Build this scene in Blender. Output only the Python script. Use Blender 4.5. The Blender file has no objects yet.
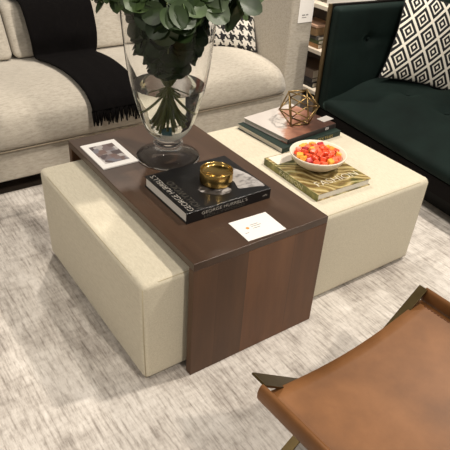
import bpy, bmesh, math, random
from mathutils import Vector, Matrix, Euler
random.seed(7)
S = bpy.context.scene
COL = S.collection
PI = math.pi
R = math.radians

# ------------------------------------------------------------------ materials
def new_mat(name):
    m = bpy.data.materials.new(name); m.use_nodes = True
    nt = m.node_tree
    return m, nt, nt.nodes['Principled BSDF']

def N(nt, kind, **kw):
    n = nt.nodes.new(kind)
    for k, v in kw.items():
        if k.startswith('i_'):
            n.inputs[k[2:].replace('_', ' ')].default_value = v
        else:
            setattr(n, k, v)
    return n

def L(nt, a, b): nt.links.new(a, b)

def math_n(nt, op, a, b=None):
    n = nt.nodes.new('ShaderNodeMath'); n.operation = op
    for i, v in enumerate((a, b)):
        if v is None: continue
        if isinstance(v, (int, float)): n.inputs[i].default_value = v
        else: L(nt, v, n.inputs[i])
    return n.outputs[0]

def c4(c): return (c[0], c[1], c[2], 1)
def srgb(r, g, b):
    f = lambda v: (v/255/12.92) if v/255 <= .04045 else ((v/255+.055)/1.055)**2.4
    return (f(r), f(g), f(b))

def coords(nt, scale=(1, 1, 1), rot=(0, 0, 0), kind='Object'):
    tc = N(nt, 'ShaderNodeTexCoord'); mp = N(nt, 'ShaderNodeMapping')
    mp.inputs['Scale'].default_value = scale; mp.inputs['Rotation'].default_value = rot
    L(nt, tc.outputs[kind], mp.inputs['Vector']); return mp.outputs[0]

def ramp(nt, fac, stops):
    r = N(nt, 'ShaderNodeValToRGB'); e = r.color_ramp.elements
    while len(e) < len(stops): e.new(.5)
    for k, (p, c) in enumerate(stops): e[k].position = p; e[k].color = c4(c)
    L(nt, fac, r.inputs[0]); return r.outputs[0]

def noise(nt, vec, scale, detail=4, rough=.6):
    n = N(nt, 'ShaderNodeTexNoise'); n.inputs['Scale'].default_value = scale
    n.inputs['Detail'].default_value = detail; n.inputs['Roughness'].default_value = rough
    L(nt, vec, n.inputs['Vector']); return n.outputs['Fac']

def mixc(nt, fac, a, b, mode='MIX'):
    m = N(nt, 'ShaderNodeMix', data_type='RGBA', blend_type=mode)
    for inp, v in ((m.inputs[0], fac), (m.inputs[6], a), (m.inputs[7], b)):
        if isinstance(v, (int, float)): inp.default_value = v
        elif isinstance(v, tuple): inp.default_value = c4(v)
        else: L(nt, v, inp)
    return m.outputs[2]

def bump(nt, bs, h, strength, dist=.002):
    b = N(nt, 'ShaderNodeBump'); b.inputs['Strength'].default_value = strength
    b.inputs['Distance'].default_value = dist
    L(nt, h, b.inputs['Height']); L(nt, b.outputs[0], bs.inputs['Normal'])

def plain(name, col, rough=.5, metal=0, var=.0, scale=30, **kw):
    m, nt, bs = new_mat(name)
    bs.inputs['Roughness'].default_value = rough; bs.inputs['Metallic'].default_value = metal
    v = coords(nt); f = noise(nt, v, scale)
    a = tuple(max(0, c*(1-var)) for c in col); b = tuple(min(1, c*(1+var)) for c in col)
    L(nt, ramp(nt, f, [(.3, a), (.7, b)]), bs.inputs['Base Color'])
    for k, val in kw.items(): bs.inputs[k.replace('_', ' ')].default_value = val
    return m

def heather(name, base, dark, light, streak=(60, 9, 60), weave=420, amount=.55):
    m, nt, bs = new_mat(name)
    bs.inputs['Roughness'].default_value = .92
    bs.inputs['Sheen Weight'].default_value = .15
    v1 = coords(nt, streak); f1 = noise(nt, v1, 1.0, 5, .7)
    v2 = coords(nt, (9*streak[1], streak[0]*7, streak[2]*7)); f2 = noise(nt, v2, 1.0, 3, .6)
    c1 = ramp(nt, f1, [(.28, dark), (.5, base), (.72, light)])
    c2 = ramp(nt, f2, [(.3, dark), (.5, base), (.7, light)])
    L(nt, mixc(nt, amount, c1, c2), bs.inputs['Base Color'])
    v3 = coords(nt); bump(nt, bs, noise(nt, v3, weave, 2, .6), .5, .002)
    return m

def velvet(name, col):
    m, nt, bs = new_mat(name)
    bs.inputs['Roughness'].default_value = .75
    bs.inputs['Specular IOR Level'].default_value = .12; bs.inputs['Sheen Weight'].default_value = .3
    bs.inputs['Sheen Roughness'].default_value = .35
    bs.inputs['Sheen Tint'].default_value = c4(srgb(95, 120, 112))
    f = noise(nt, coords(nt), 6, 4)
    L(nt, ramp(nt, f, [(.3, tuple(c*.75 for c in col)), (.7, tuple(c*1.25 for c in col))]), bs.inputs['Base Color'])
    return m

def wood(name, dark, mid, light, grain=(38, 2.2, 38), rough=.38, planks=None, axis='Y'):
    m, nt, bs = new_mat(name)
    bs.inputs['Roughness'].default_value = rough
    v = coords(nt, grain); f = noise(nt, v, 1, 6, .62)
    v2 = coords(nt, tuple(g*5 for g in grain)); f2 = noise(nt, v2, 1, 3, .6)
    c1 = ramp(nt, f, [(.25, dark), (.5, mid), (.78, light)])
    c2 = ramp(nt, f2, [(.3, dark), (.6, mid)])
    c = mixc(nt, .18, c1, c2)
    if planks:
        tc = N(nt, 'ShaderNodeTexCoord'); sx = N(nt, 'ShaderNodeSeparateXYZ'); L(nt, tc.outputs['Object'], sx.inputs[0])
        x = sx.outputs['X']
        prev = None
        for pos, fac in planks:
            g = math_n(nt, 'GREATER_THAN', x, pos)
            tint = mixc(nt, g, (1, 1, 1), fac)
            c = mixc(nt, 1.0, c, tint, 'MULTIPLY')
            d = math_n(nt, 'LESS_THAN', math_n(nt, 'ABSOLUTE', math_n(nt, 'SUBTRACT', x, pos)), .0012)
            c = mixc(nt, math_n(nt, 'MULTIPLY', d, .5), c, dark)
    L(nt, c, bs.inputs['Base Color'])
    bump(nt, bs, f2, .08, .001)
    return m

BEIGE = heather('beige melange', srgb(170, 162, 148), srgb(138, 130, 117), srgb(188, 180, 167), (34, 110, 110), 420, .3)
LINEN = heather('oatmeal linen', srgb(202, 193, 170), srgb(178, 168, 145), srgb(218, 210, 190), (170, 40, 170), 500, .5)
LINEN_SEAM = plain('linen seam', srgb(180, 168, 140), .9, var=.1)
GREEN = velvet('dark green velvet', srgb(15, 26, 23))
TEAL = velvet('dark teal velvet', srgb(18, 38, 42))
BLACKWOOL = heather('black wool', srgb(12, 10, 10), srgb(8, 7, 7), srgb(17, 15, 14), (40, 40, 40), 500, .5); BLACKWOOL.node_tree.nodes['Principled BSDF'].inputs['Sheen Weight'].default_value = 0; BLACKWOOL.node_tree.nodes['Principled BSDF'].inputs['Specular IOR Level'].default_value = .05
WAL_TOP = wood('walnut top', srgb(58, 42, 31), srgb(70, 51, 38), srgb(82, 61, 46), (14, 1.2, 14), .36)
WAL_LEG = wood('walnut panel', srgb(64, 43, 28), srgb(84, 57, 37), srgb(104, 72, 47), (9, 9, 1.3), .5,
               planks=[(.09, (.82, .8, .78)), (.205, (1.75, 1.62, 1.5)), (.40, (.92, .92, .92))])
DARKWOOD = wood('espresso wood', srgb(12, 9, 8), srgb(18, 14, 12), srgb(28, 21, 18), (2, 30, 30), .45)
BRONZE = plain('bronze', srgb(92, 78, 52), .38, 1, .15, 20)
DARKBRONZE = plain('dark bronze', srgb(74, 64, 46), .42, .9, .15, 20)
BRASS = plain('antique brass', srgb(150, 126, 84), .4, 1, .12, 40)
GOLD = plain('polished gold', srgb(196, 164, 98), .2, 1, .08, 25)
WHITE = plain('white card', srgb(238, 234, 228), .6, 0, .01)
PAPER = plain('book pages', srgb(226, 220, 208), .8, 0, .05, 200)
INK = plain('grey ink', srgb(120, 118, 116), .7)
WALLW = plain('white wall', srgb(240, 234, 224), .8, 0, .01)
BLACKCOVER = plain('black cover', srgb(20, 19, 20), .28, 0, .1)
TITLE = plain('silver title', srgb(176, 170, 160), .4)
TITLEDIM = plain('dim title', srgb(78, 74, 66), .4)
GOLDINK = plain('gold ink', srgb(190, 165, 95), .4, .3)

def rug_mat():
    m, nt, bs = new_mat('distressed rug')
    bs.inputs['Roughness'].default_value = .95
    v = coords(nt)
    big = noise(nt, coords(nt, (2.2, 1.5, 1)), 1.5, 5, .65)
    st = noise(nt, coords(nt, (95, 7, 1)), 1, 3, .65)
    st2 = noise(nt, coords(nt, (135, 30, 1)), 1, 4, .75)
    row = noise(nt, coords(nt, (9, 40, 1)), 1, 3, .65)
    s = math_n(nt, 'ADD', math_n(nt, 'MULTIPLY', big, .50), math_n(nt, 'MULTIPLY', st, .20))
    s = math_n(nt, 'ADD', s, math_n(nt, 'MULTIPLY', st2, .13))
    s = math_n(nt, 'ADD', s, math_n(nt, 'MULTIPLY', row, .13))
    c = ramp(nt, s, [(.37, srgb(142, 134, 126)), (.44, srgb(178, 170, 161)), (.50, srgb(204, 197, 188)), (.59, srgb(226, 220, 212))])
    fl = mixc(nt, 1.0, ramp(nt, st2, [(.33, (.62, .60, .58)), (.46, (1, 1, 1))]), ramp(nt, st, [(.35, (.60, .58, .56)), (.46, (1, 1, 1))]), 'MULTIPLY')
    c = mixc(nt, .5, c, fl, 'MULTIPLY')
    L(nt, c, bs.inputs['Base Color'])
    bump(nt, bs, math_n(nt, 'ADD', st2, st), .35, .003)
    return m
RUG = rug_mat()

def floor_mat():
    m, nt, bs = new_mat('dark floor boards')
    bs.inputs['Roughness'].default_value = .55
    br = N(nt, 'ShaderNodeTexBrick'); L(nt, coords(nt), br.inputs['Vector'])
    br.inputs['Scale'].default_value = 1
    br.inputs['Brick Width'].default_value = 1.4; br.inputs['Row Height'].default_value = .16
    br.inputs['Mortar Size'].default_value = .002
    br.inputs['Color1'].default_value = c4(srgb(62, 54, 47)); br.inputs['Color2'].default_value = c4(srgb(74, 64, 55))
    br.inputs['Mortar'].default_value = c4(srgb(28, 24, 20))
    n = noise(nt, coords(nt, (2, 40, 1)), 1, 5)
    L(nt, mixc(nt, .4, br.outputs['Color'], ramp(nt, n, [(.3, srgb(45, 38, 33)), (.7, srgb(86, 75, 65))])), bs.inputs['Base Color'])
    return m
FLOOR = floor_mat()

def leather_mat():
    m, nt, bs = new_mat('saddle leather')
    bs.inputs['Roughness'].default_value = .5; bs.inputs['Specular IOR Level'].default_value = .35
    n1 = noise(nt, coords(nt), 5, 6, .6); n2 = noise(nt, coords(nt), 240, 3, .6)
    c = ramp(nt, n1, [(.3, srgb(100, 64, 32)), (.5, srgb(118, 77, 41)), (.72, srgb(134, 90, 52))])
    L(nt, c, bs.inputs['Base Color']); bump(nt, bs, n2, .18, .001)
    return m
LEATHER = leather_mat()
STITCH = plain('leather stitching', srgb(92, 50, 28), .7)

def hounds_mat(th):
    m, nt, bs = new_mat('houndstooth')
    bs.inputs['Roughness'].default_value = .9
    tc = N(nt, 'ShaderNodeTexCoord'); sx = N(nt, 'ShaderNodeSeparateXYZ'); L(nt, tc.outputs['Object'], sx.inputs[0])
    i = math_n(nt, 'FLOOR', math_n(nt, 'MULTIPLY', math_n(nt, 'ADD', sx.outputs['X'], 4.), 1/th))
    j = math_n(nt, 'FLOOR', math_n(nt, 'MULTIPLY', math_n(nt, 'ADD', sx.outputs['Z'], 4.), 1/th))
    tw = math_n(nt, 'LESS_THAN', math_n(nt, 'MODULO', math_n(nt, 'ADD', i, j), 4), 1.5)
    wa = math_n(nt, 'LESS_THAN', math_n(nt, 'MODULO', i, 8), 3.5)
    we = math_n(nt, 'LESS_THAN', math_n(nt, 'MODULO', j, 8), 3.5)
    f = math_n(nt, 'ADD', math_n(nt, 'MULTIPLY', tw, wa), math_n(nt, 'MULTIPLY', math_n(nt, 'SUBTRACT', 1, tw), we))
    L(nt, mixc(nt, f, srgb(205, 200, 190), srgb(24, 23, 24)), bs.inputs['Base Color'])
    return m

def diamond_mat(w, h):
    m, nt, bs = new_mat('diamond weave')
    bs.inputs['Roughness'].default_value = .9
    tc = N(nt, 'ShaderNodeTexCoord'); sx = N(nt, 'ShaderNodeSeparateXYZ'); L(nt, tc.outputs['Object'], sx.inputs[0])
    u = math_n(nt, 'MULTIPLY', math_n(nt, 'ADD', sx.outputs['X'], 5.), 1/w)
    v = math_n(nt, 'MULTIPLY', math_n(nt, 'ADD', sx.outputs['Z'], 5.), 1/h)
    a = math_n(nt, 'ABSOLUTE', math_n(nt, 'SUBTRACT', math_n(nt, 'FRACT', math_n(nt, 'ADD', u, v)), .5))
    b = math_n(nt, 'ABSOLUTE', math_n(nt, 'SUBTRACT', math_n(nt, 'FRACT', math_n(nt, 'SUBTRACT', u, v)), .5))
    r = math_n(nt, 'MAXIMUM', a, b)
    rp = N(nt, 'ShaderNodeValToRGB'); rp.color_ramp.interpolation = 'CONSTANT'; e = rp.color_ramp.elements
    while len(e) < 5: e.new(.5)
    for q_, (p_, v_) in enumerate(((0, 0), (.075, 1), (.195, 0), (.275, 1), (.425, 0))): e[q_].position = p_; e[q_].color = (v_, v_, v_, 1)
    L(nt, r, rp.inputs[0]); k = rp.outputs[0]
    L(nt, mixc(nt, k, srgb(232, 226, 212), srgb(20, 20, 21)), bs.inputs['Base Color'])
    return m

def glass_mat(name, col, ior):
    m, nt, bs = new_mat(name)
    bs.inputs['Base Color'].default_value = c4(col); bs.inputs['Roughness'].default_value = 0
    bs.inputs['Transmission Weight'].default_value = 1; bs.inputs['IOR'].default_value = ior
    return m
GLASS = glass_mat('clear glass', (1, 1, 1), 1.22)
WATER = glass_mat('water', (.93, .95, .88), 1.33)
ACRYL = glass_mat('clear acrylic', (.9, .9, .9), 1.3); ACRYL.node_tree.nodes['Principled BSDF'].inputs['Roughness'].default_value = .25

def leaf_mat(name, a, b, rough=.5):
    m, nt, bs = new_mat(name)
    bs.inputs['Roughness'].default_value = rough
    L(nt, ramp(nt, noise(nt, coords(nt), 11, 3), [(.3, a), (.7, b)]), bs.inputs['Base Color'])
    return m
LEAF = leaf_mat('eucalyptus leaf', srgb(36, 52, 22), srgb(64, 84, 40))
LEAF2 = leaf_mat('eucalyptus leaf deep', srgb(28, 44, 16), srgb(50, 70, 30))
STEM = leaf_mat('eucalyptus stem', srgb(88, 98, 52), srgb(124, 130, 78))

# ------------------------------------------------------------------ mesh helpers
def obj(name, bm, m, parent=None, smooth=False, loc=None, rot=None, bevel=0):
    me = bpy.data.meshes.new(name)
    bmesh.ops.recalc_face_normals(bm, faces=bm.faces[:])
    bm.to_mesh(me); bm.free()
    if smooth:
        for p in me.polygons: p.use_smooth = True
    o = bpy.data.objects.new(name, me); COL.objects.link(o)
    if m: me.materials.append(m)
    if parent: o.parent = parent
    if loc: o.location = loc
    if rot: o.rotation_euler = rot
    if bevel:
        b = o.modifiers.new('bevel', 'BEVEL'); b.width = bevel; b.segments = 3; b.limit_method = 'ANGLE'; b.angle_limit = R(35)
        if not smooth:
            for p in me.polygons: p.use_smooth = True
            w = o.modifiers.new('wn', 'WEIGHTED_NORMAL'); w.keep_sharp = True
    return o

def thing(name, label, cat, loc=(0, 0, 0), rz=0, group=None, rot=None):
    o = bpy.data.objects.new(name, None); COL.objects.link(o); o.empty_display_size = .05
    o.location = loc; o.rotation_euler = rot if rot else (0, 0, rz)
    return tag(o, label, cat, group)

def tag(o, label, cat, group=None):
    o['label'] = label; o['category'] = cat
    if group: o['group'] = group
    return o

def struct(o):
    o['kind'] = 'structure'; return o

def box(x0, x1, y0, y1, z0, z1, bm=None):
    bm = bm or bmesh.new()
    v = [bm.verts.new((x, y, z)) for z in (z0, z1) for (x, y) in ((x0, y0), (x1, y0), (x1, y1), (x0, y1))]
    for f in ((3, 2, 1, 0), (4, 5, 6, 7), (0, 1, 5, 4), (1, 2, 6, 5), (2, 3, 7, 6), (3, 0, 4, 7)):
        bm.faces.new([v[i] for i in f])
    return bm

def rbox(sx, sy, sz, r, n=10, seg=5, fn=None, cen=(0, 0, 0), bm=None):
    """box with rounded edges, subdivided, optionally displaced by fn(p)->p"""
    bm = bm or bmesh.new()
    h = (sx/2, sy/2, sz/2); r = min(r, *h)
    def samples(hh):
        i = hh-r
        a = [-hh + r*(1-math.cos(PI/2*k/seg)) for k in range(seg)]
        mid = [-i + 2*i*k/n for k in range(n+1)]
        return a+mid+[-t for t in reversed(a)]
    def samp_tan(hh):
        i = hh-r
        a = [-i - r*math.tan(PI/4*(seg-k)/seg) for k in range(seg)]
        mid = [-i + 2*i*k/n for k in range(n+1)]
        return a+mid+[-t for t in reversed(a)]
    cache = {}
    def vert(p):
        q = Vector([max(-(h[k]-r), min(h[k]-r, p[k])) for k in range(3)])
        d = Vector(p)-q
        P = q+d.normalized()*r if d.length > 1e-9 else Vector(p)
        if fn: P = Vector(fn(P))
        key = (round(P.x, 6), round(P.y, 6), round(P.z, 6))
        if key not in cache: cache[key] = bm.verts.new(P+Vector(cen))
        return cache[key]
    S3 = [samp_tan(t) for t in h]
    for ax in range(3):
        b, c = (ax+1) % 3, (ax+2) % 3
        for sgn in (-1, 1):
            for i in range(len(S3[b])-1):
                for j in range(len(S3[c])-1):
                    vs = []
                    for (ii, jj) in ((i, j), (i+1, j), (i+1, j+1), (i, j+1)):
                        p = [0, 0, 0]; p[ax] = sgn*h[ax]; p[b] = S3[b][ii]; p[c] = S3[c][jj]
                        vs.append(vert(p))
                    if sgn < 0: vs.reverse()
                    u = []
                    for w in vs:
                        if w not in u: u.append(w)
                    if len(u) > 2:
                        try: bm.faces.new(u)
                        except ValueError: pass
    return bm

def tube(pts, rad, seg=8, bm=None, closed=False, cap=True):
    bm = bm or bmesh.new()
    pts = [Vector(p) for p in pts]; n = len(pts)
    rr = rad if isinstance(rad, (list, tuple)) else [rad]*n
    rings = []; up = None
    for i, p in enumerate(pts):
        if closed: t = pts[(i+1) % n]-pts[i-1]
        else: t = pts[min(i+1, n-1)]-pts[max(i-1, 0)]
        t.normalize()
        if up is None:
            up = Vector((0, 0, 1)) if abs(t.z) < .9 else Vector((1, 0, 0))
        up = (up-t*up.dot(t)).normalized()
        s = t.cross(up)
        rings.append([bm.verts.new(p+(up*math.cos(2*PI*k/seg)+s*math.sin(2*PI*k/seg))*rr[i]) for k in range(seg)])
    m = n if closed else n-1
    for i in range(m):
        a, b = rings[i], rings[(i+1) % n]
        for k in range(seg): bm.faces.new((a[k], a[(k+1) % seg], b[(k+1) % seg], b[k]))
    if cap and not closed:
        bm.faces.new(rings[0][::-1]); bm.faces.new(rings[-1])
    return bm

def lathe(prof, seg=48, bm=None, close=False):
    """prof: list of (r,z); r=0 ends collapse to the axis"""
    bm = bm or bmesh.new(); rings = []
    for r, z in prof:
        if r < 1e-6: rings.append([bm.verts.new((0, 0, z))])
        else: rings.append([bm.verts.new((r*math.cos(2*PI*k/seg), r*math.sin(2*PI*k/seg), z)) for k in range(seg)])
    pairs = list(zip(rings, rings[1:]))
    if close: pairs.append((rings[-1], rings[0]))
    for a, b in pairs:
        for k in range(seg):
            k2 = (k+1) % seg
            if len(a) == 1 and len(b) == 1: continue
            if len(a) == 1: bm.faces.new((a[0], b[k2], b[k]))
            elif len(b) == 1: bm.faces.new((a[k], a[k2], b[0]))
            else: bm.faces.new((a[k], a[k2], b[k2], b[k]))
    return bm

def smooth_poly(pts, sub=6):
    """Catmull-Rom through points"""
    P = [Vector(p) for p in pts]; out = []
    for i in range(len(P)-1):
        p0, p1, p2, p3 = P[max(i-1, 0)], P[i], P[i+1], P[min(i+2, len(P)-1)]
        for k in range(sub):
            t = k/sub
            out.append(.5*((2*p1)+(-p0+p2)*t+(2*p0-5*p1+4*p2-p3)*t*t+(-p0+3*p1-3*p2+p3)*t**3))
    out.append(P[-1]); return out

def extrude_x(poly, x0, x1, n=1, fn=None, bm=None):
    """closed polygon in (y,z) swept along x"""
    bm = bm or bmesh.new(); rows = []
    for i in range(n+1):
        x = x0+(x1-x0)*i/n
        row = []
        for y, z in poly:
            p = Vector((x, y, z))
            if fn: p = Vector(fn(p))
            row.append(bm.verts.new(p))
        rows.append(row)
    m = len(poly)
    for a, b in zip(rows, rows[1:]):
        for k in range(m): bm.faces.new((a[k], a[(k+1) % m], b[(k+1) % m], b[k]))
    bm.faces.new(rows[0]); bm.faces.new(rows[-1][::-1])
    return bm

def prism(poly, z0, z1, bm=None):
    bm = bm or bmesh.new()
    a = [bm.verts.new((x, y, z0)) for x, y in poly]; b = [bm.verts.new((x, y, z1)) for x, y in poly]
    n = len(poly)
    for k in range(n): bm.faces.new((a[k], a[(k+1) % n], b[(k+1) % n], b[k]))
    bm.faces.new(a[::-1]); bm.faces.new(b)
    return bm

def text(name, body, size, m, parent, loc, rot, width=None, height=None, ext=.0002):
    cu = bpy.data.curves.new(name, 'FONT'); cu.body = body; cu.size = size; cu.extrude = ext; cu.offset = -size*.016
    cu.align_x = 'LEFT'
    t = bpy.data.objects.new(name, cu); COL.objects.link(t)
    dg = bpy.context.evaluated_depsgraph_get()
    me = bpy.data.meshes.new_from_object(t.evaluated_get(dg))
    bpy.data.objects.remove(t)
    xs = [v.co.x for v in me.vertices]; ys = [v.co.y for v in me.vertices]
    if xs:
        sx = (width/(max(xs)-min(xs))) if width else 1
        sy = (height/(max(ys)-min(ys))) if height else sx
        x0, y0 = min(xs), min(ys)
        for v in me.vertices: v.co.x = (v.co.x-x0)*sx; v.co.y = (v.co.y-y0)*sy
    me.materials.clear(); me.materials.append(m)
    o = bpy.data.objects.new(name, me); COL.objects.link(o); o.parent = parent; o.location = loc; o.rotation_euler = rot
    return o

def pillow_bm(w, h, t, n=22):
    bm = bmesh.new()
    def P(u, v, s):
        # sides curve in, corners stick out
        x = w/2*u*(1-.09*(1-abs(v)**2)*abs(u)); z = h/2*v*(1-.09*(1-abs(u)**2)*abs(v))
        k = max(0, (1-u**2))**.55*max(0, (1-v**2))**.55
        return (x, s*t/2*k, z)
    g = {}
    for s in (-1, 1):
        for i in range(n+1):
            for j in range(n+1):
                u = math.sin(PI/2*(2*i/n-1)); v = math.sin(PI/2*(2*j/n-1))
                edge = i in (0, n) or j in (0, n)
                if edge and s == 1: g[s, i, j] = g[-1, i, j]
                else: g[s, i, j] = bm.verts.new(P(u, v, s))
        for i in range(n):
            for j in range(n):
                q = [g[s, i, j], g[s, i+1, j], g[s, i+1, j+1], g[s, i, j+1]]
                bm.faces.new(q if s < 0 else q[::-1])
    return bm

# ------------------------------------------------------------------ camera
cam = bpy.data.cameras.new('camera'); co = bpy.data.objects.new('camera', cam); COL.objects.link(co)
cam.sensor_fit = 'HORIZONTAL'; cam.sensor_width = 36; cam.lens = 36*579.74/450
cam.clip_start = .05
co.location = (-.7502, -1.1312, 1.5083); co.rotation_euler = (R(56.6072), R(-3.4061), R(-34.7678))
S.camera = co

# ------------------------------------------------------------------ setting
FZ = -.012
struct(obj('floor', box(-3.6, 4.2, -3.2, 3.3, FZ-.05, FZ), FLOOR))
struct(obj('wall_back', box(-3.6, 4.2, 3.3, 3.4, FZ, 2.9), WALLW))
struct(obj('wall_right', box(4.2, 4.3, -3.2, 3.4, FZ, 2.9), WALLW))
rug = obj('area_rug', rbox(4.35, 4.0, .0115, .005, 4, 2), RUG, smooth=False, loc=(-.375, -.52, FZ+.00575))
tag(rug, 'large distressed cream and grey area rug under the wood bridge table', 'rug')

# ------------------------------------------------------------------ bridge table
W, LN, H, T = .541, .954, .47, .028
tb = thing('bridge_table', 'dark walnut waterfall bridge table spanning the two linen ottomans', 'table', (0, 0, 0))
obj('tabletop', box(0, W, 0, LN, H-T, H), WAL_TOP, tb, bevel=.0025)
obj('leg', box(0, W, 0, T, 0, H-T), WAL_LEG, tb, bevel=.002)
obj('leg', box(0, W, LN-T, LN, 0, H-T), WAL_LEG, tb, bevel=.002)

# ------------------------------------------------------------------ ottomans
def ottoman(label, x0, x1, y0, y1, h, r, batter):
    cx, cy = (x0+x1)/2, (y0+y1)/2
    t = thing('ottoman', label, 'ottoman', (cx, cy, 0))
    sx, sy = x1-x0, y1-y0
    def fn(p):
        k = (p.z+h/2)/h
        px = p.x/(sx/2); py = p.y/(sy/2)
        b = .004*(1-py*py)*(1-(2*k-1)**2)
        c = .004*(1-px*px)*(1-py*py) if k > .9 else 0
        s = 1-batter*(1-k)
        sy_ = 1-batter*.3*(1-k)
        return (p.x*s+b*px, p.y*sy_+b*py, p.z+c)
    obj('cover', rbox(sx, sy, h-.008, r, 12, 5, fn, (0, 0, h/2+.004)), LINEN, t, smooth=True)
    # stitched seam round the top and down the four corners
    bm = bmesh.new(); e = r*.30
    a, b, zt = sx/2-e, sy/2-e, h-e
    ring = []
    for (sgx, sgy) in ((-1, -1), (1, -1), (1, 1), (-1, 1)):
        ring.append((sgx*a, sgy*b, zt))
    loop = []
    for k in range(4):
        p, q = Vector(ring[k]), Vector(ring[(k+1) % 4])
        for m in range(1, 12): loop.append(p.lerp(q, m/12))
    tube(loop, .0016, 6, bm, closed=True)
    for (px, py, pz) in ring:
        s = 1-batter
        tube([(px, py, pz-.012), (px*(1-batter*.5)+.0022*(1 if px > 0 else -1), py*(1-batter*.15), h*.5), (px*s, py*(1-batter*.3), .012)], .0014, 6, bm)
    obj('seam', bm, LINEN_SEAM, t, smooth=True)
    for sgx in (-1, 1):
        for sgy in (-1, 1):
            obj('glide', box(sgx*(sx/2-.06)-.02, sgx*(sx/2-.06)+.02, sgy*(sy/2-.06)-.02, sgy*(sy/2-.06)+.02, 0, .01), DARKWOOD, t)
    return t
ottoman('oatmeal linen cube ottoman with bare top, poking out left of the walnut table', -.150, .516, .048, .895, .412, .021, .022)
ottoman('oatmeal linen cube ottoman carrying the coloured books and candy bowl', .528, 1.196, .066, .88, .411, .024, .03)

# ------------------------------------------------------------------ books
def book(label, loc, w, d, h, rz, cover, spine=None, group=None):
    """spine on local -y, origin at base centre"""
    t = thing('book', label, 'book', loc, rz, group)
    ct = .0032
    bm = box(-w/2, w/2, -d/2, d/2, 0, ct); box(-w/2, w/2, -d/2, d/2, h-ct, h, bm)
    obj('cover', bm, cover, t, bevel=.0012)
    obj('spine', box(-w/2, w/2, -d/2-.0015, -d/2+.004, 0.0005, h-.0005), spine or cover, t, bevel=.0012)
    obj('pages', box(-w/2+.005, w/2-.005, -d/2+.004, d/2-.005, ct, h-ct), PAPER, t)
    return t

bk = book("thick black coffee table book with silver title under the gold bowl", (.265, .3365, .47), .345, .285, .041, 0, BLACKCOVER)
def loc_of(px, py): return (px-.265, py-.3365)
gm, nt, bs = new_mat('grey photograph'); bs.inputs['Roughness'].default_value = .3
L(nt, ramp(nt, noise(nt, coords(nt, (1, 1.6, 1)), 15, 3, .6), [(.36, srgb(28, 27, 28)), (.45, srgb(110, 106, 104)), (.56, srgb(172, 167, 163))]), bs.inputs['Base Color'])
PHOTO_COVER = gm
gm, nt, bs = new_mat('dim photograph'); bs.inputs['Roughness'].default_value = .3
L(nt, ramp(nt, noise(nt, coords(nt, (1, 1.6, 1)), 22, 3, .6), [(.4, srgb(24, 23, 24)), (.55, srgb(70, 66, 64)), (.66, srgb(165, 160, 156))]), bs.inputs['Base Color'])
PHOTO_DIM = gm
def art(name, pts, m, parent, z):
    return obj(name, prism([(p.x, p.y) for p in smooth_poly([(a, b, 0) for a, b in pts]+[(pts[0][0], pts[0][1], 0)], 5)[:-1]], z, z+.0004), m, parent)
# figure at the right of the cover
art('cover_picture', [(.068, .10), (.085, .125), (.105, .09), (.13, .07), (.162, -.02), (.165, -.115), (.14, -.11), (.10, -.10), (.072, -.088), (.085, -.04), (.068, .0), (.058, .05)], PHOTO_COVER, bk, .041)
art('cover_picture', [(-.06, -.03), (-.035, -.01), (-.008, -.04), (.03, -.05), (.045, -.085), (.015, -.100), (-.02, -.09), (-.05, -.06)], PHOTO_DIM, bk, .041)
text('cover_title', "GEORGE HURRELL'S", .03, TITLE, bk, (-.138, -.135, .0413), (0, 0, R(90)), .265, .021)
text('cover_title', "HOLLYWOOD", .03, TITLEDIM, bk, (-.106, -.135, .0413), (0, 0, R(90)), .20, .024)
text('spine_title', "GEORGE HURRELL'S", .02, TITLE, bk, (-.115, -.1443, .021), (R(90), 0, 0), .185, .012)
text('spine_title', "HOLLYWOOD", .02, TITLEDIM, bk, (-.105, -.1443, .006), (R(90), 0, 0), .165, .010)
text('spine_mark', "mlk", .01, TITLE, bk, (.138, -.1443, .016), (R(90), 0, 0), .02, .008)

bowl = thing('brass_bowl', 'small polished gold bowl on the black coffee table book', 'bowl', (.292, .322, .511))
pr = [(0, .006), (.05, .006), (.0535, .009), (.056, .020), (.056, .048), (.0545, .0525), (.0520, .0535), (.0515, .051), (.0515, .043), (.0, .042)]
obj('cup', lathe([(0, .001), (.051, .001), (.056, .0035), (.0582, .010), (.0592, .026), (.0585, .047), (.0572, .0505), (.055, .0515), (.0535, .049), (.053, .041), (.050, .0385), (0, .038)], 64), GOLD, bowl, smooth=True)
obj('rim', tube([(.0563*math.cos(2*PI*k/48), .0563*math.sin(2*PI*k/48), .0506) for k in range(48)], .0016, 6, closed=True), GOLD, bowl, smooth=True)

GREENC = plain('green cloth cover', srgb(14, 36, 27), .6, 0, .1)
gb = book('dark green book with gold spine lettering, bottom of the rear stack', (.955, .694, .4115), .364, .302, .027, R(3.2), GREENC)
text('spine_title', "TEXTILES", .02, GOLDINK, gb, (.03, -.153, .007), (R(90), 0, 0), .10, .013)
cm, nt, bs = new_mat('copper grey cover'); bs.inputs['Roughness'].default_value = .35
tc = N(nt, 'ShaderNodeTexCoord'); sx = N(nt, 'ShaderNodeSeparateXYZ'); L(nt, tc.outputs['Object'], sx.inputs[0])
k = math_n(nt, 'ADD', math_n(nt, 'MULTIPLY', sx.outputs['Y'], -1.6), math_n(nt, 'ADD', sx.outputs['X'], math_n(nt, 'MULTIPLY', noise(nt, coords(nt), 9, 3), .5)))
c = ramp(nt, k, [(.0, srgb(196, 188, 180)), (.16, srgb(206, 198, 190)), (.22, srgb(176, 128, 106)), (.36, srgb(128, 84, 66)), (.5, srgb(70, 46, 38))])
L(nt, c, bs.inputs['Base Color'])
GREYSPINE = plain('charcoal spine', srgb(44, 38, 36), .4)
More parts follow.
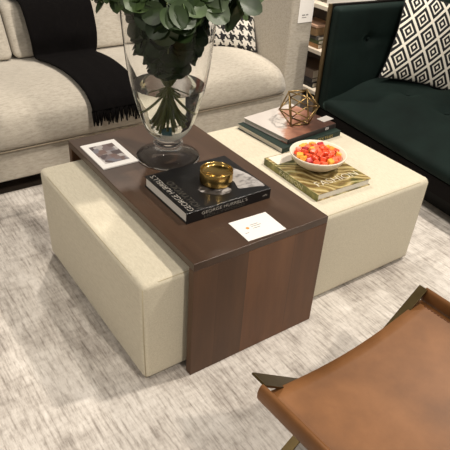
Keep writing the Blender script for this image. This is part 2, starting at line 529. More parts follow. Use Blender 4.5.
g2 = book('pale book with copper cover picture, top of the rear stack', (.968, .711, .4387), .318, .285, .023, R(6.3), cm, GREYSPINE)
text('spine_mark', "88", .02, WHITE, g2, (.085, -.1448, .006), (R(90), 0, 0), .022, .012)

fm, nt, bs = new_mat('botanical cover'); bs.inputs['Roughness'].default_value = .3
wv = N(nt, 'ShaderNodeTexWave'); wv.inputs['Scale'].default_value = 9; wv.inputs['Distortion'].default_value = 22; wv.inputs['Detail'].default_value = 2; wv.inputs['Detail Scale'].default_value = .6; L(nt, coords(nt, (1, 1, 1), (0, 0, .6)), wv.inputs['Vector']); f = wv.outputs['Fac']
f2 = noise(nt, coords(nt, (1.6, 1, 1)), 9, 3, .6)
c1 = ramp(nt, f, [(.05, srgb(60, 62, 30)), (.4, srgb(104, 104, 48)), (.7, srgb(160, 152, 84)), (.97, srgb(214, 204, 156))])
c2 = ramp(nt, f2, [(.36, srgb(58, 60, 28)), (.5, srgb(170, 140, 90)), (.64, srgb(120, 84, 50))])
L(nt, mixc(nt, .55, c1, c2), bs.inputs['Base Color'])
fsp, nt, bs = new_mat('botanical spine'); bs.inputs['Roughness'].default_value = .35
L(nt, ramp(nt, noise(nt, coords(nt), 22, 4, .6), [(.35, srgb(66, 68, 30)), (.55, srgb(130, 126, 62)), (.7, srgb(170, 160, 96))]), bs.inputs['Base Color'])
fb = book('green botanical fashion book lying under the bowl of candy', (.786, .322, .4115), .334, .277, .031, R(-91.5), fm, fsp)
text('cover_title', "FASHION", .03, plain('ivory ink', srgb(222, 214, 192), .5), fb, (.122, -.095, .0313), (0, 0, R(90)), .21, .034)
text('spine_title', "FASHION", .03, plain('cream ink', srgb(214, 206, 170), .5), fb, (-.06, -.1408, .008), (R(90), 0, 0), .14, .017)
obj('cover_patch', prism([(-.162, -.125), (-.095, -.125), (-.10, -.05), (-.162, .0)], .031, .0314), plain('pale cover patch', srgb(222, 212, 196), .4), fb)

# ------------------------------------------------------------------ candy bowl
CER = plain('cream ceramic', srgb(226, 214, 194), .35, 0, .02)
BX, BY, BZ = .789, .331, .4428
cb = obj('candy_bowl', lathe([(0, .001), (.045, .001), (.05, .004), (.072, .014), (.098, .034), (.112, .058), (.1145, .064), (.112, .0665), (.108, .064), (.094, .040), (.068, .020), (.04, .012), (0, .010)], 72), CER, smooth=True, loc=(BX, BY, BZ))
tag(cb, 'shallow cream ceramic bowl of candy on the botanical fashion book', 'bowl')
CC = {'orange': plain('orange red candy', srgb(222, 82, 46), .3, 0, .12, 60, Subsurface_Weight=.15, Subsurface_Radius=(.01, .004, .002)),
      'red': plain('crimson candy', srgb(176, 34, 44), .35, 0, .12, 60, Subsurface_Weight=.15, Subsurface_Radius=(.01, .003, .002)),
      'yellow': plain('yellow candy', srgb(236, 168, 66), .3, 0, .1, 60, Subsurface_Weight=.15, Subsurface_Radius=(.01, .006, .002)),
      'coral': plain('coral candy', srgb(232, 108, 74), .3, 0, .1, 60, Subsurface_Weight=.15, Subsurface_Radius=(.01, .005, .003))}
CL = {'orange': ('orange red candy in the cream bowl', 'orange red candies in the bowl'),
      'red': ('crimson red candy in the cream bowl', 'crimson candies in the bowl'),
      'yellow': ('yellow candy in the cream bowl', 'yellow candies in the bowl'),
      'coral': ('pale coral pink candy in the cream bowl', 'coral candies in the bowl')}
protos = {}
for kname in CC:
    for v, (a, b, c_) in enumerate(((.026, .022, .018), (.023, .023, .019))):
        me = obj('candy', rbox(a, b, c_, .0038, 3, 3), CC[kname], smooth=True)
        protos[kname, v] = me
used = set()
def candy(kind, v, p, rot):
    pr_ = protos[kind, v]
    if (kind, v) in used:
        o = pr_.copy(); COL.objects.link(o)
    else:
        o = pr_; used.add((kind, v))
    o.location = p; o.rotation_euler = rot
    tag(o, CL[kind][0], 'candy', CL[kind][1])
kinds = ['orange', 'coral', 'orange', 'yellow', 'orange', 'red', 'orange', 'yellow', 'coral', 'orange', 'coral', 'orange', 'yellow', 'orange']
q = 0
for (rad, cnt, zz) in ((0, 1, .070), (.027, 6, .068), (.054, 12, .063), (.080, 18, .056), (.0, 1, .045), (.032, 6, .044), (.062, 12, .040)):
    for k_ in range(cnt):
        a = 2*PI*(k_+random.uniform(-.12, .12))/max(cnt, 1)+rad*40
        rr = rad+random.uniform(-.003, .003)*(rad > 0)
        candy(random.choice(kinds), q % 2, (BX+rr*math.cos(a), BY+rr*math.sin(a), BZ+zz+random.uniform(-.003, .004)),
              (random.uniform(-.5, .5), random.uniform(-.5, .5), random.uniform(0, 3)))
        q += 1
for k_, p in list(protos.items()):
    if k_ not in used: bpy.data.objects.remove(p)

# ------------------------------------------------------------------ brass wire icosahedron
ico = thing('geometric_ornament', 'open brass wire icosahedron ornament on the rear book stack', 'ornament', (.978, .672, .4620))
bm = bmesh.new(); bmesh.ops.create_icosphere(bm, subdivisions=1, radius=.088)
M = Euler((R(20), R(-17), R(38))).to_matrix()
vs = [M @ v.co for v in bm.verts]; es = [(e.verts[0].index, e.verts[1].index) for e in bm.edges]
# stand it on a face
bm.faces.ensure_lookup_table()
fn_ = min(bm.faces, key=lambda f_: (M @ f_.normal).z)
qn = (M @ fn_.normal).rotation_difference(Vector((0, 0, -1)))
vs = [qn @ v for v in vs]; zmin = min(v.z for v in vs)
bm.free()
vs = [v+Vector((0, 0, -zmin+.0035)) for v in vs]
for (a, b) in es:
    obj('rod', tube([vs[a], vs[b]], .0030, 8), BRASS, ico, smooth=True)
for v in vs:
    jb = bmesh.new(); bmesh.ops.create_icosphere(jb, subdivisions=2, radius=.0044, matrix=Matrix.Translation(v))
    obj('joint', jb, BRASS, ico, smooth=True)


# small price card leaning behind the rear stack
pc = obj('price_card', box(-.035, .035, -.022, .022, 0, .002), plain('grey card', srgb(176, 170, 164), .5), loc=(1.128, .645, .4620), rot=(0, 0, R(6)))
tag(pc, 'small white card on the right end of the rear book stack', 'card')

# ------------------------------------------------------------------ cards on table
pcard = thing('price_card', 'white price card lying at the front of the walnut tabletop', 'card', (.288, .071, .4702), R(-2))
obj('card', box(-.075, .075, -.058, .058, 0, .0012), WHITE, pcard)
obj('logo_dot', lathe([(0, .0012), (.006, .0012), (.006, .0016), (0, .0016)], 20), plain('orange logo', srgb(226, 150, 74), .6), pcard, loc=(-.036, .004, 0))
for (x0, x1, y) in ((-.02, .012, .014), (-.02, .018, .005), (-.02, .008, -.006), (-.06, -.045, -.02)):
    obj('print_line', box(x0, x1, y, y+.0022, .0012, .0015), INK, pcard)

pp = thing('photo_print', 'white bordered photo card lying by the left edge of the walnut table', 'photo', (.0895, .7635, .4702), R(0))
obj('mount', box(-.073, .073, -.108, .108, 0, .006), WHITE, pp, bevel=.001)
im, nt, bs = new_mat('interior snapshot'); bs.inputs['Roughness'].default_value = .3
vo = N(nt, 'ShaderNodeTexVoronoi'); vo.distance = 'CHEBYCHEV'; vo.inputs['Scale'].default_value = 34; L(nt, coords(nt), vo.inputs['Vector'])
sep = N(nt, 'ShaderNodeSeparateColor'); L(nt, vo.outputs['Color'], sep.inputs[0])
L(nt, ramp(nt, sep.outputs[0], [(.0, srgb(70, 62, 66)), (.3, srgb(120, 96, 88)), (.55, srgb(112, 112, 122)), (.75, srgb(150, 140, 138)), (.95, srgb(196, 190, 186))]), bs.inputs['Base Color'])
obj('picture', box(-.05, .05, -.078, .078, .006, .0064), im, pp)

# ------------------------------------------------------------------ vase and eucalyptus
VX, VY = .285, .645
vase = thing('glass_vase', 'large clear glass urn vase of eucalyptus on the walnut table', 'vase', (VX, VY, .4702))
outer = [(.0, .030), (.025, .027), (.055, .0165), (.090, .0085), (.112, .0), (.120, .0), (.1245, .003), (.122, .008), (.095, .016), (.066, .030), (.049, .040), (.045, .047), (.052, .052), (.0575, .060), (.0555, .068), (.047, .074), (.0455, .080), (.055, .088), (.074, .105), (.093, .135), (.108, .180), (.122, .228), (.1375, .290), (.148, .350), (.156, .420), (.1625, .500), (.1685, .575), (.1725, .592)]
inner = [(.1700, .592), (.1660, .575), (.1600, .500), (.1535, .420), (.1455, .350), (.135, .290), (.1195, .228), (.1055, .180), (.090, .137), (.070, .109), (.045, .096), (0, .092)]
op = [(p.x, p.z) for p in smooth_poly([(a, 0, b) for a, b in outer[8:]], 3)]
obj('vase_body', lathe(outer[:8]+op+inner, 72), GLASS, vase, smooth=True)
wat = [(0, .0908), (.0455, .0948), (.0712, .1080), (.0912, .1365), (.1067, .1798), (.1207, .2278), (.1362, .2900), (.1355, .2915), (0, .2915)]
obj('water', lathe(wat, 72), WATER, vase, smooth=False)
for p in vase.children[-1].data.polygons:
    p.use_smooth = p.center.z < .2905
def fits(p, d, r):
    # a leaf may not cut through the glass wall (vase-local coordinates)
    for f_ in (0, 1.0, 2.0):
        q_ = p+d*(.01+r*f_)
        rad = math.hypot(q_.x, q_.y)
        if f_ == 1.0: rad += r*.75
        if q_.z < .60:
            lim = max(.04, .108+(q_.z-.18)*.166)
            inside = math.hypot(p.x, p.y) < .172
            if inside and rad > lim-.006: return False
            if not inside and rad < lim+.01: return False
        if q_.z < .33+.9*max(0, math.hypot(q_.x, q_.y)-.045): return False
    return True
def branch(label, group, foot, neck, mid, tip, leaves, seed, over=None, start=.48, size=(.027, .043), mat=LEAF):
    rnd = random.Random(seed)
    t = thing('eucalyptus_branch', label, 'branch', (VX+foot[0], VY+foot[1], .4702+foot[2]), 0, group)
    o0 = Vector(foot)
    path = smooth_poly([Vector(p)-o0 for p in ((foot, neck, mid, over, tip) if over else (foot, neck, mid, tip))], 10)
    n = len(path)
    obj('stem', tube(path, [.0042*(1-.6*i/(n-1)) for i in range(n)], 7), STEM, t, smooth=True)
    bm = bmesh.new()
    for k_ in range(leaves):
        f_ = start+(1-start)*(k_/(leaves-1))
        i = min(int(f_*(n-1)), n-2); u = f_*(n-1)-i
        p = path[i].lerp(path[i+1], u); tg = (path[i+1]-path[i]).normalized()
        r = rnd.uniform(*size)
        for att in range(14):
            a = k_*2.4+rnd.uniform(-.5, .5)+att*.9
            side = tg.orthogonal().normalized(); side.rotate(Matrix.Rotation(a, 3, tg))
            d = (side*.85+tg*rnd.uniform(-.1, .5)+Vector((0, 0, -.6 if att < 8 else .5))).normalized()
            if fits(p+o0, d, r):
                leaf(bm, p, d, r, rnd, o0); break
            r *= .95
    lf = obj('leaves', bm, mat, t, smooth=True)
    return t
def leaf(bm, p, d, r, rnd, Q=Vector((0, 0, 0))):
    # round silver dollar leaf: short stalk, slight cup, small tip
    up = Vector((rnd.uniform(-.5, .5), rnd.uniform(-.5, .5), .45))+Vector((p.x+Q.x, p.y+Q.y, 0)).normalized()*.9; up = (up-d*up.dot(d)).normalized(); s = d.cross(up)
    st = .010
    base = p+d*st
    cen = base+d*r
    rings = []
    for (fr, dz) in ((.5, -.12), (1.0, .0)):
        row = []
        for k_ in range(14):
            a = 2*PI*k_/14
            ca, sa = math.cos(a), math.sin(a)
            ext = 1.0+.14*max(0, ca)**6
            cup = dz*r+.16*r*abs(sa)*fr
            row.append(bm.verts.new(cen+(d*ca*ext+s*sa*.97)*r*fr+up*cup))
        rings.append(row)
    c = bm.verts.new(cen-up*.14*r)
    for k_ in range(14):
        k2 = (k_+1) % 14
        bm.faces.new((c, rings[0][k_], rings[0][k2]))
        bm.faces.new((rings[0][k_], rings[1][k_], rings[1][k2], rings[0][k2]))
    w = .0014
    a1 = [bm.verts.new(p+s*w), bm.verts.new(p-s*w), bm.verts.new(base-s*w+d*.002), bm.verts.new(base+s*w+d*.002)]
    bm.faces.new(a1)
EG = 'eucalyptus branches in the vase'
EL = 'eucalyptus branch with round green leaves standing in the glass vase'
rd = random.Random(3)
nb = 13
for k_ in range(nb):
    a = 2*PI*k_/nb+.3
    ca, sa = math.cos(a), math.sin(a)
    fr = .05+.026*(k_ % 2)
    foot = (-ca*fr, -sa*fr, .138+.018*(k_ % 3)+.014*(k_ % 2))
    nk = (ca*.020, sa*.020, .30)
    out = .10+.045*(k_ % 3)
    mid = (ca*out*.75, sa*out*.75, .52+.02*(k_ % 2))
    tip = (ca*(out+.10), sa*(out+.10), .64+.10*((k_*5) % 4))
    branch(EL, EG, foot, nk, mid, tip, 36, 100+k_, start=.40, size=(.030, .047), mat=LEAF if k_ % 2 else LEAF2)
for k_ in range(7):
    a = 2*PI*k_/7+.1; ca, sa = math.cos(a), math.sin(a)
    branch(EL, EG, (-ca*.03, -sa*.03, .122+.013*(k_ % 4)), (ca*.012, sa*.012, .29), (ca*.055, sa*.055, .42), (ca*.085, sa*.085, .57+.02*(k_ % 3)), 20, 400+k_, start=.42, size=(.022, .036), mat=LEAF2)
for k_, (deg, ro, zt) in enumerate(((-120, .25, .58), (-95, .235, .63), (-150, .23, .66), (-62, .26, .62), (178, .22, .68), (-135, .21, .66), (-80, .20, .68), (-20, .25, .66), (100, .25, .64))):
    ca, sa = math.cos(R(deg)), math.sin(R(deg))
    branch(EL, EG, (-ca*.05, -sa*.05, .15+.01*(k_ % 3)), (ca*.015, sa*.015, .31), (ca*.125, sa*.125, .60), (ca*ro, sa*ro, zt), 17, 500+k_, over=(ca*.185, sa*.185, .675), start=.56, size=(.036, .050), mat=LEAF if k_ % 3 else LEAF2)
# two drooping branches that leave the vase sideways
rx, ry = .822, -.57     # picture-right on the floor plane
branch('drooping eucalyptus branch whose leaves hang before the houndstooth cushion', None, (-.03, .02, .15), (.015, -.01, .32), (rx*.15, ry*.15, .60), (rx*.275, ry*.275, .60), 18, 301, start=.5, size=(.03, .044), mat=LEAF)
branch('drooping eucalyptus branch whose leaves hang over the left vase rim toward the black throw', None, (.03, -.015, .15), (-.015, .01, .32), (-rx*.12, -ry*.12, .61), (-rx*.20, -ry*.20, .66), 14, 302, start=.5, mat=LEAF)

# ------------------------------------------------------------------ beige sofa
SX0, SX1 = -1.5, 1.72
bs_ = thing('sofa', 'beige melange sofa behind the table with the black throw on it', 'sofa', (.11, 1.95, FZ))
OX, OY = .11, 1.95
def Sl(p): return (p[0]-OX, p[1]-OY)
def sobj(name, bm, m, smooth=True, parent=bs_, **kw):
    bmesh.ops.translate(bm, vec=(-OX, -OY, -FZ), verts=bm.verts[:])
    return obj(name, bm, m, parent, smooth=smooth, **kw)
AX = 1.545
sobj('base_rail', rbox(AX-SX0, 1.0, .16, .012, 6, 3, None, ((AX+SX0)/2, 1.425+.5, .167)), BEIGE)
sobj('arm', rbox(SX1-AX, 1.06, .80, .022, 8, 4, None, ((AX+SX1)/2, 1.425+.53, .087+.40)), BEIGE)
sobj('arm', rbox(.17, 1.06, .80, .022, 8, 4, None, (SX0-.085, 1.425+.53, .087+.40)), BEIGE)
sobj('back_frame', rbox(AX-SX0, .12, .52, .03, 6, 4, None, ((AX+SX0)/2, 2.425, .345)), BEIGE)
for sx_ in (SX0+.1, AX-.1):
    for sy_ in (1.56, 2.38):
        sobj('foot', box(sx_-.035, sx_+.035, sy_-.035, sy_+.035, FZ, .09), DARKWOOD, smooth=False, bevel=.004)
prof = [(1.425, .249), (1.400, .27), (1.39, .32), (1.398, .37), (1.425, .412), (1.49, .445), (1.58, .464), (1.70, .471), (1.82, .466), (1.95, .450), (2.08, .432), (2.20, .425)]
pp_ = [(p.y, p.z) for p in smooth_poly([(0, a, b) for a, b in prof], 5)]+[(2.30, .435), (2.30, .249)]
def seat_fn(p):
    d = min(p.x-SX0, AX-p.x)
    k = max(0, 1-d/.26)
    dz = -.055*k*k*min(1, max(0, (p.z-.27)/.1))
    return (p.x, p.y+.008*k*k*(p.y < 1.45), p.z+dz)
sobj('seat_cushion', extrude_x(pp_, SX0+.004, AX-.004, 40, seat_fn), BEIGE)
# seam under the seat edge
sobj('seam', tube([(SX0, 1.407, .2495), (0, 1.407, .2495), (AX-.005, 1.409, .2495)], .0035, 6), plain('sofa seam', srgb(132, 120, 102), .9))
def backc(x0, x1):
    w = x1-x0
    def fn(p):
        u = p.x/(w/2); v = p.z/.131
        puff = .018*(1-u*u)*(1-v*v)
        y = p.y - (puff if p.y < 0 else 0)
        return (p.x, y +   .16*(p.z+.131)/.262 , p.z)
    bm = rbox(w-.006, .17, .262, .034, 14, 6, fn)
    bmesh.ops.translate(bm, vec=((x0+x1)/2, 2.16+.042, .432+.131), verts=bm.verts[:])
    return bm
sobj('back_cushion', backc(-.66, .165), BEIGE)
sobj('back_cushion', backc(.165, .965), BEIGE)
sobj('back_cushion', backc(.965, AX-.004), BEIGE)
sobj('back_cushion', backc(SX0+.004, -.66), BEIGE)

# price tag on arm
tg_ = thing('price_tag', 'white price tag hanging on the right arm of the beige sofa', 'tag', (1.655, 1.4215, .79))
obj('card', box(-.062, .048, -.0012, .0012, -.125, .10), WHITE, tg_)
for x0, x1, z0, h_ in ((-.035, -.012, -.085, .006), (-.006, .012, -.085, .006), (-.035, .0, -.098, .004)):
    obj('print_line', box(x0, x1, -.0016, -.0012, z0, z0+h_), INK, tg_)

# black throw draped over back and seat
th = thing('throw_blanket', 'black fringed throw draped over the back and seat of the beige sofa', 'throw', (.42, 1.39, .32))
tp = [(1.382, .378), (1.391, .395), (1.415, .424), (1.48, .458), (1.575, .478), (1.70, .485), (1.82, .480), (1.95, .464), (2.03, .45), (2.06, .455), (2.07, .475), (2.085, .54), (2.12, .60), (2.165, .665), (2.21, .705), (2.27, .718), (2.34, .715), (2.43, .68)]
tp = smooth_poly([(0, a, b) for a, b in tp], 4)
bm = bmesh.new(); rows = []; n = 18
for i, p in enumerate(tp):
    f_ = i/(len(tp)-1); row = []
    for j in range(n+1):
        u = j/n
        xl = .288-.055*f_+.008*math.sin(f_*9); xr = .572+.09*f_-.015*math.sin(f_*6)
        rip = .005*math.sin(u*15+f_*2)+.004*math.sin(u*31+1)
        nrm = Vector((0, -1, .6)).normalized()
        tilt = .02*math.sin(f_*PI*1.3)*(u-.5)
        q_ = Vector((xl+(xr-xl)*u, p.y, p.z))+nrm*(abs(rip)+.003)
        row.append(bm.verts.new(q_-Vector((.42, 1.39, .32))))
    rows.append(row)
for a, b in zip(rows, rows[1:]):
    for j in range(n): bm.faces.new((a[j], a[j+1], b[j+1], b[j]))
cl = obj('cloth', bm, BLACKWOOL, th, smooth=True)
sd = cl.modifiers.new('thick', 'SOLIDIFY'); sd.thickness = .006; sd.offset = 0
bm = bmesh.new(); rd = random.Random(5)
for k_ in range(40):
    x = -.131+.282*k_/39
    y = -.012; dx = rd.uniform(-.012, .012); ln = rd.uniform(.03, .055)
    tube([(x, y+.002, .062), (x+dx*.4, y-.004, .03), (x+dx, y-rd.uniform(0, .006), .035-ln)], [.0046, .0050, .0032], 6, bm)
obj('fringe', bm, BLACKWOOL, th, smooth=True)

# cushions on beige sofa
def cushion(name, label, w, h, t, m, loc, lean, rz, roll=0, piping=None):
    th_ = thing(name, label, 'cushion', loc)
    th_.rotation_euler = (Matrix.Rotation(R(rz), 3, 'Z') @ Matrix.Rotation(R(-lean), 3, 'X') @ Matrix.Rotation(R(roll), 3, 'Y')).to_euler()
    obj('cover', pillow_bm(w, h, t), m, th_, smooth=True, loc=(0, 0, h/2*.93))
    pts = []
    n_ = 20
    for (fx) in range(4):
        for k_ in range(n_):
            u = math.sin(PI/2*(2*k_/n_-1))
            uv = [(u, -1), (1, u), (-u, 1), (-1, -u)][fx]
            x = w/2*uv[0]*(1-.09*(1-abs(uv[1])**2)*abs(uv[0])); z = h/2*uv[1]*(1-.09*(1-abs(uv[0])**2)*abs(uv[1]))
            pts.append((x, 0, z+h/2*.93))
    obj('piping', tube(pts, .0035, 6, closed=True), piping or m, th_, smooth=True)
    return th_
BLKP = plain('black piping', srgb(24, 23, 24), .9)
cushion('throw_cushion', 'black and white houndstooth cushion in the right corner of the beige sofa', .43, .40, .14, hounds_mat(.0072), (1.335, 1.785, .452), 27, -24, 2, BLKP)
cushion('throw_cushion', 'dark teal cushion behind the vase, left of the houndstooth cushion', .40, .38, .13, TEAL, (1.10, 1.86, .46), 22, -6)

# ------------------------------------------------------------------ green tufted sofa (rotated a little)
GO = (1.672, 1.262); GR = R(-6)
gs = thing('sofa', 'dark green velvet tufted sofa at right with diamond cushions on it', 'sofa', (GO[0], GO[1], FZ), GR)
def gobj(name, bm, m, smooth=True, **kw):
    bmesh.ops.translate(bm, vec=(0, 0, -FZ), verts=bm.verts[:])
    return obj(name, bm, m, gs, smooth=smooth, **kw)
GD, GL = .92, 2.1
gobj('side_panel', box(0, GD, -.016, 0, .13, .803), DARKWOOD, False)
gobj('panel_trim', box(-.010, -.0005, -.024, .003, .13, .803), plain('bronze trim', srgb(92, 76, 50), .5, .6), False)
gobj('side_panel', box(0, GD, -GL, -GL+.016, .13, .803), DARKWOOD, False)
gobj('base_rail', box(.012, GD, -GL+.016, -.0165, .125, .205), plain('black stained wood', srgb(16, 13, 12), .85, 0, .1, Specular_IOR_Level=.1), False)
gobj('plinth', box(.11, GD-.03, -GL+.05, -.05, FZ, .1255), plain('black plinth', srgb(14, 12, 11), .8), False)
gobj('back_panel', box(GD-.016, GD, -GL+.016, -.016, .205, .80), DARKWOOD, False)
ARM_T = .075
# seat: profile along local x, swept along local y, with tufts
tufts = [(.40+.24*i, -.34-.30*j) for i in range(2) for j in range(6)]
sp = [(.012, .212), (.0, .235), (.004, .262), (.03, .282), (.10, .300), (.17, .325), (.25, .355), (.36, .374), (.50, .380), (.66, .380), (.80, .378)]
spp = smooth_poly([(a, 0, b) for a, b in sp], 5)
bm = bmesh.new(); rows = []; ny = 70
for j in range(ny+1):
    y = -.02-ARM_T+.02-(GL-2*ARM_T-.04)*j/ny
    row = []
    for p in spp:
        dz = 0
        if p.x > .15:
            for (tx, ty) in tufts:
                d2 = (p.x-tx)**2+(y-ty)**2
                dz -= .03*math.exp(-d2/.0022)+.010*math.exp(-d2/.016)
        row.append(bm.verts.new((p.x, y, p.z+dz)))
    row.append(bm.verts.new((.80, y, .207))); row.append(bm.verts.new((.02, y, .207)))
    rows.append(row)
m_ = len(rows[0])
for a, b in zip(rows, rows[1:]):
    for k_ in range(m_): bm.faces.new((a[k_], a[(k_+1) % m_], b[(k_+1) % m_], b[k_]))
bm.faces.new(rows[0]); bm.faces.new(rows[-1][::-1])
gobj('seat', bm, GREEN)
def tuft_panel(w, h, t, spots, cen, axis):
    """upright upholstered panel, face toward -axis"""
    def fn(p):
        u = p.x; v = p.z
        y = p.y
        if y < 0:
            e = max(0, 1-(2*u/w)**4)*max(0, 1-(2*v/h)**4)
            y -= .012*e
            for (tx, tz) in spots:
                d2 = (u-tx)**2+(v-tz)**2
                y += (.034*math.exp(-d2/.0012)+.024*math.exp(-d2/.02))
                y += .009*math.exp(-((v-tz)**2)/.0003)*math.exp(-(u-tx)**2/.03)+.007*math.exp(-((u-tx)**2)/.0003)*math.exp(-(v-tz)**2/.02)
        return (u, y, v)
    bm = rbox(w, t, h, .022, 34, 4, fn)
    if axis == 'x':      # face toward -x: rotate -90 about z -> local -y goes to -x
        bmesh.ops.rotate(bm, cent=(0, 0, 0), matrix=Matrix.Rotation(R(-90), 3, 'Z'), verts=bm.verts[:])
    bmesh.ops.translate(bm, vec=cen, verts=bm.verts[:])
    return bm
AH = .590; az = .207+AH/2
arm_spots = [(-.188, .10), (.05, .10), (-.30+.02, -.12)][:2]
AW = GD-.02
gobj('arm_cushion', tuft_panel(AW, AH, ARM_T, [(-.188, .102), (.12, .102)], (AW/2+.002, -.017-ARM_T/2, az), 'y'), GREEN)
bmx = tuft_panel(AW, AH, ARM_T, [(-.188, .102), (.12, .102)], (0, 0, 0), 'y')
bmesh.ops.rotate(bmx, cent=(0, 0, 0), matrix=Matrix.Rotation(PI, 3, 'Z'), verts=bmx.verts[:])
bmesh.ops.translate(bmx, vec=(AW/2+.002, -GL+.017+ARM_T/2, az), verts=bmx.verts[:])
gobj('arm_cushion', bmx, GREEN)
BW = GL-2*ARM_T-.06
gobj('back_cushion', tuft_panel(BW, AH, .11, [(-BW/2+.3+.3*i, .102) for i in range(5)], (GD-.016-.057, -GL/2, az), 'x'), GREEN)
for (bx, bz, by) in ((.274, az+.102, -.017-ARM_T+.036), (.582, az+.102, -.017-ARM_T+.036)):
    b_ = bmesh.new(); bmesh.ops.create_uvsphere(b_, u_segments=16, v_segments=10, radius=.010, matrix=Matrix.Translation((bx, by, bz)) @ Matrix.Scale(.5, 4, (0, 1, 0)))
    gobj('button', b_, GREEN)
for (tx, ty) in tufts:
    b_ = bmesh.new(); bmesh.ops.create_uvsphere(b_, u_segments=16, v_segments=10, radius=.013, matrix=Matrix.Translation((tx, ty, .345)) @ Matrix.Scale(.5, 4, (0, 0, 1)))
    gobj('button', b_, GREEN)

DIA = diamond_mat(.112, .155)
cushion('throw_cushion', 'black and white diamond patterned cushion leaning in the far corner of the green sofa',   .51, .50, .14, DIA, (2.175, .915, .379), 11, -36, 9, BLKP)
cushion('throw_cushion', 'second diamond patterned cushion, at the right edge of the photo on the green sofa', .46, .46, .15, DIA, (2.47, .50, .379), 12, -70, -3, BLKP)

# ------------------------------------------------------------------ bookcase in the corner
BOARD = plain('pale shelf board', srgb(236, 224, 204), .5, 0, .02)
CX, CY = 2.15, 2.15
bc = thing('bookcase', 'pale open bookcase between the beige sofa arm and the green sofa', 'bookcase', (CX, CY, FZ), 0)
BKW = wood('bookcase frame', srgb(60, 48, 36), srgb(84, 68, 52), srgb(100, 82, 62), (30, 30, 2), .5)
def cobj(name, bm, m, **kw):
    bmesh.ops.translate(bm, vec=(0, 0, -FZ), verts=bm.verts[:]); return obj(name, bm, m, bc, **kw)
SY0, SY1, SD = -.80, .55, .34
SHZ = [.05, .335, .635, .935, 1.235, 1.5]
for z_ in SHZ: cobj('shelf', box(0, SD, SY0, SY1, z_-.025, z_), BOARD)
cobj('side_panel', box(0, SD, SY1, SY1+.02, FZ, 1.5), BKW)
cobj('side_panel', box(0, SD, SY0-.02, SY0, FZ, 1.5), BKW)
cobj('back_panel', box(SD, SD+.012, SY0-.02, SY1+.02, FZ, 1.5), BKW)
def sbox(name, label, cat, x0, x1, y0, y1, z0, h, m, lid=None):
    t = thing(name, label, cat, (CX+(x0+x1)/2, CY+(y0+y1)/2, z0))
    dx, dy = (x1-x0)/2, (y1-y0)/2
    if cat == 'box':
        obj('body', box(-dx, dx, -dy, dy, 0, h*.75), m, t, bevel=.003); obj('lid', box(-dx-.003, dx+.003, -dy-.003, dy+.003, h*.75, h), lid, t, bevel=.003)
    else:
        bm = box(-dx, dx, -dy, dy, 0, .003); box(-dx, dx, -dy, dy, h-.003, h, bm)
        obj('cover', bm, m, t); obj('spine', box(-dx-.001, -dx+.003, -dy, dy, .001, h-.001), m, t)
        obj('pages', box(-dx+.003, dx-.004, -dy+.004, dy-.004, .003, h-.003), PAPER, t)
    return t
KR = plain('kraft box', srgb(140, 112, 78), .7, 0, .08); KL = plain('pinkish lid', srgb(206, 168, 142), .6, 0, .05)
B1 = plain('olive book', srgb(74, 80, 48), .6); B2 = plain('tan book', srgb(150, 112, 72), .6); B3 = plain('grey book', srgb(96, 92, 88), .6)
B4 = plain('taupe book', srgb(112, 96, 84), .6); B5 = plain('black book', srgb(22, 21, 22), .5); B6 = plain('dark slate book', srgb(52, 50, 52), .6)
sbox('book', 'tan book, lowest on the middle bookcase shelf', 'book', .03, .24, -.33, -.05, .335, .03, B2)
sbox('book', 'olive book on the tan one on the bookcase', 'book', .03, .23, -.33, -.07, .3655, .026, B1)
sbox('book', 'grey book on the olive one on the bookcase', 'book', .03, .22, -.32, -.08, .392, .024, B3)
sbox('storage_box', 'tan box with pinkish lid on the book stack in the bookcase', 'box', .02, .17, -.30, -.12, .4165, .075, KR, KL)
sbox('book', 'black book, lowest in the bottom stack of the bookcase', 'book', .03, .25, -.33, -.03, .05, .035, B5)
sbox('book', 'dark slate book in the middle of the bottom bookcase stack', 'book', .03, .24, -.32, -.04, .0855, .03, B6)
sbox('book', 'taupe book, topmost in the bottom stack of the bookcase', 'book', .03, .24, -.32, -.05, .116, .06, B4)

WB = plain('white box', srgb(240, 236, 228), .5)
sbox('storage_box', 'white box behind the top edge of the green sofa in the bookcase', 'box', .02, .30, -.78, -.36, .635, .26, WB, WB)
# ------------------------------------------------------------------ leather sling stool
st = thing('sling_stool', 'saddle brown leather sling stool with bronze crossed legs in the foreground', 'stool', (.256, -.824, 0), R(3))
X0, X1, YF, YB = -.098, .537, -.45, -1.22
SO = Vector((.24, -.83, 0))
def tobj(name, bm, m, smooth=True, **kw):
    bmesh.ops.translate(bm, vec=-SO, verts=bm.verts[:]); return obj(name, bm, m, st, smooth=smooth, **kw)
ZL = .436; RH = .026
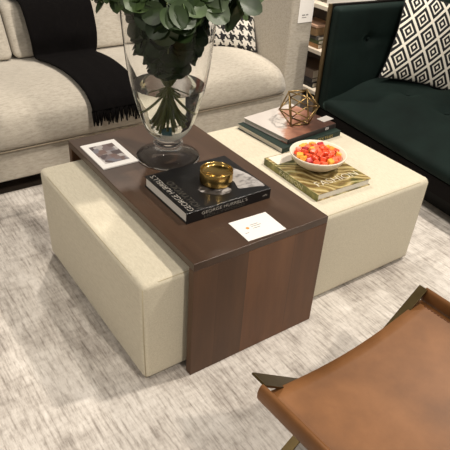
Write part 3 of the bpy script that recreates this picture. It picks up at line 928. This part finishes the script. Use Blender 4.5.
# leather sheet: sag across x, runs in y
bm = bmesh.new(); rows = []; nx, ny = 40, 24
def sag(u):  # u 0..1
    return -.030*math.sin(PI*u)
for i in range(nx+1):
    u = i/nx; row = []
    for j in range(ny+1):
        v = j/ny
        x = X0+.012+(X1-X0-.024)*u
        yf = YF+.004-.004*math.sin(PI*u); yb = YB+.02
        z = ZL-.016+sag(u)*(1+.25*math.sin(PI*v))
        row.append(bm.verts.new((x, yf+(yb-yf)*v, z)))
    rows.append(row)
for a, b in zip(rows, rows[1:]):
    for j in range(ny): bm.faces.new((a[j], a[j+1], b[j+1], b[j]))
se = tobj('seat', bm, LEATHER); sd = se.modifiers.new('thick', 'SOLIDIFY'); sd.thickness = .005; sd.offset = 0
for xx, sg in ((X0, 1), (X1, -1)):
    bm = bmesh.new()
    # flattened sleeve round the rod
    sec = []
    for k_ in range(20):
        a = 2*PI*k_/20
        sec.append((xx+.0125*math.cos(a), ZL+RH*math.sin(a)))
    ra = [bm.verts.new((x, YF+.004, z)) for x, z in sec]; rb = [bm.verts.new((x, YB, z)) for x, z in sec]
    for k_ in range(20): bm.faces.new((ra[k_], ra[(k_+1) % 20], rb[(k_+1) % 20], rb[k_]))
    bm.faces.new(ra[::-1]); bm.faces.new(rb)
    hm = tobj('hem', bm, LEATHER)
    bm = bmesh.new()
    x_ = xx+sg*.026
    zz_ = ZL-.016+sag((x_-X0-.012)/(X1-X0-.024))+.0036
    y = YF-.02
    while y > YB+.03:
        z2 = ZL-.016+sag((x_-X0-.012)/(X1-X0-.024))*(1+.25*math.sin(PI*(YF-y)/(YF-YB)))+.0034
        tube([(x_, y, z2), (x_, y-.007, z2)], .0013, 5, bm); y -= .011
    tobj('stitching', bm, STITCH)
def strip(x0, z0, x1, z1, y0, y1, t=.006):
    # flat metal strip lying across the stool, its width along y
    d = Vector((x1-x0, 0, z1-z0)).normalized(); n_ = Vector((-d.z, 0, d.x))*t/2
    p0, p1 = Vector((x0, 0, z0)), Vector((x1, 0, z1))
    bm = bmesh.new(); q = []
    for yy_ in (y0, y1):
        q.append([bm.verts.new(p+Vector((0, yy_, 0))) for p in (p0-n_, p1-n_, p1+n_, p0+n_)])
    bm.faces.new(q[0][::-1]); bm.faces.new(q[1])
    for k_ in range(4): bm.faces.new((q[0][k_], q[0][(k_+1) % 4], q[1][(k_+1) % 4], q[1][k_]))
    return bm
for ya, yb in ((YF-.004, YF+.046), (YB-.046, YB+.004)):
    tobj('leg', strip(X0+.004, ZL+.024, X1-.03, .003, ya, yb), BRONZE, False, bevel=.001)
    tobj('leg', strip(X1-.004, ZL+.024, X0+.03, .003, ya, yb-.022), BRONZE, False, bevel=.001)
for x_ in (X0, X1):
    tobj('rod', tube([(x_, YF+.0, ZL), (x_, YB-.0, ZL)], .009, 10), DARKBRONZE)
tobj('rod', tube([(.212, YF+.02, ZL*.54), (.212, YB-.02, ZL*.54)], .007, 10), DARKBRONZE)

# ------------------------------------------------------------------ light: showroom ceiling spots, added fill lights and ambient
def spot(name, loc, target, power, ang=70, blend=.6, rad=.08, col=(1, .92, .82)):
    l = bpy.data.lights.new(name, 'SPOT'); l.energy = power; l.spot_size = R(ang); l.spot_blend = blend
    l.shadow_soft_size = rad; l.color = col
    o = bpy.data.objects.new(name, l); COL.objects.link(o); o.location = loc
    l.cycles.is_caustics_light = True
    d = Vector(target)-Vector(loc); o.rotation_euler = d.to_track_quat('-Z', 'Y').to_euler()
    return o
spot('spot_key', (1.9, -.35, 3.3), (.2, .5, .2), 295, 75)
spot('spot_back', (.9, 2.6, 3.3), (.5, .3, .2), 210, 80)
spot('spot_sofa', (1.6, .2, 3.2), (-.5, 1.9, .4), 95, 60)
spot('fill_front', (.1, -2.2, 3.3), (.3, .0, .2), 230, 80)  # added fill from the camera side, brightens the front leg panel and stool
spot('fill_left', (-2.6, .1, 3.2), (0, .4, .2), 130, 60)  # added fill, lifts the left face of the left ottoman
spot('fill_corner', (1.5, 1.2, 3.2), (2.3, 1.9, .3), 320, 45)  # added fill to brighten the bookcase gap
w = bpy.data.worlds.new('World'); S.world = w; w.use_nodes = True
bg = w.node_tree.nodes['Background']; bg.inputs[0].default_value = (1, .95, .9, 1); bg.inputs[1].default_value = .24
S.view_settings.view_transform = 'Standard'; S.view_settings.look = 'None'
S.view_settings.exposure = .22; S.view_settings.gamma = 1; S.view_settings.use_curve_mapping = False

for o in bpy.data.objects:
    if o.type == 'MESH':
        if o.name.startswith('vase_body') or o.name.startswith('water'): o.cycles.is_caustics_caster = True
        elif o.name.startswith(('tabletop', 'leaves', 'stem')): o.cycles.is_caustics_receiver = True
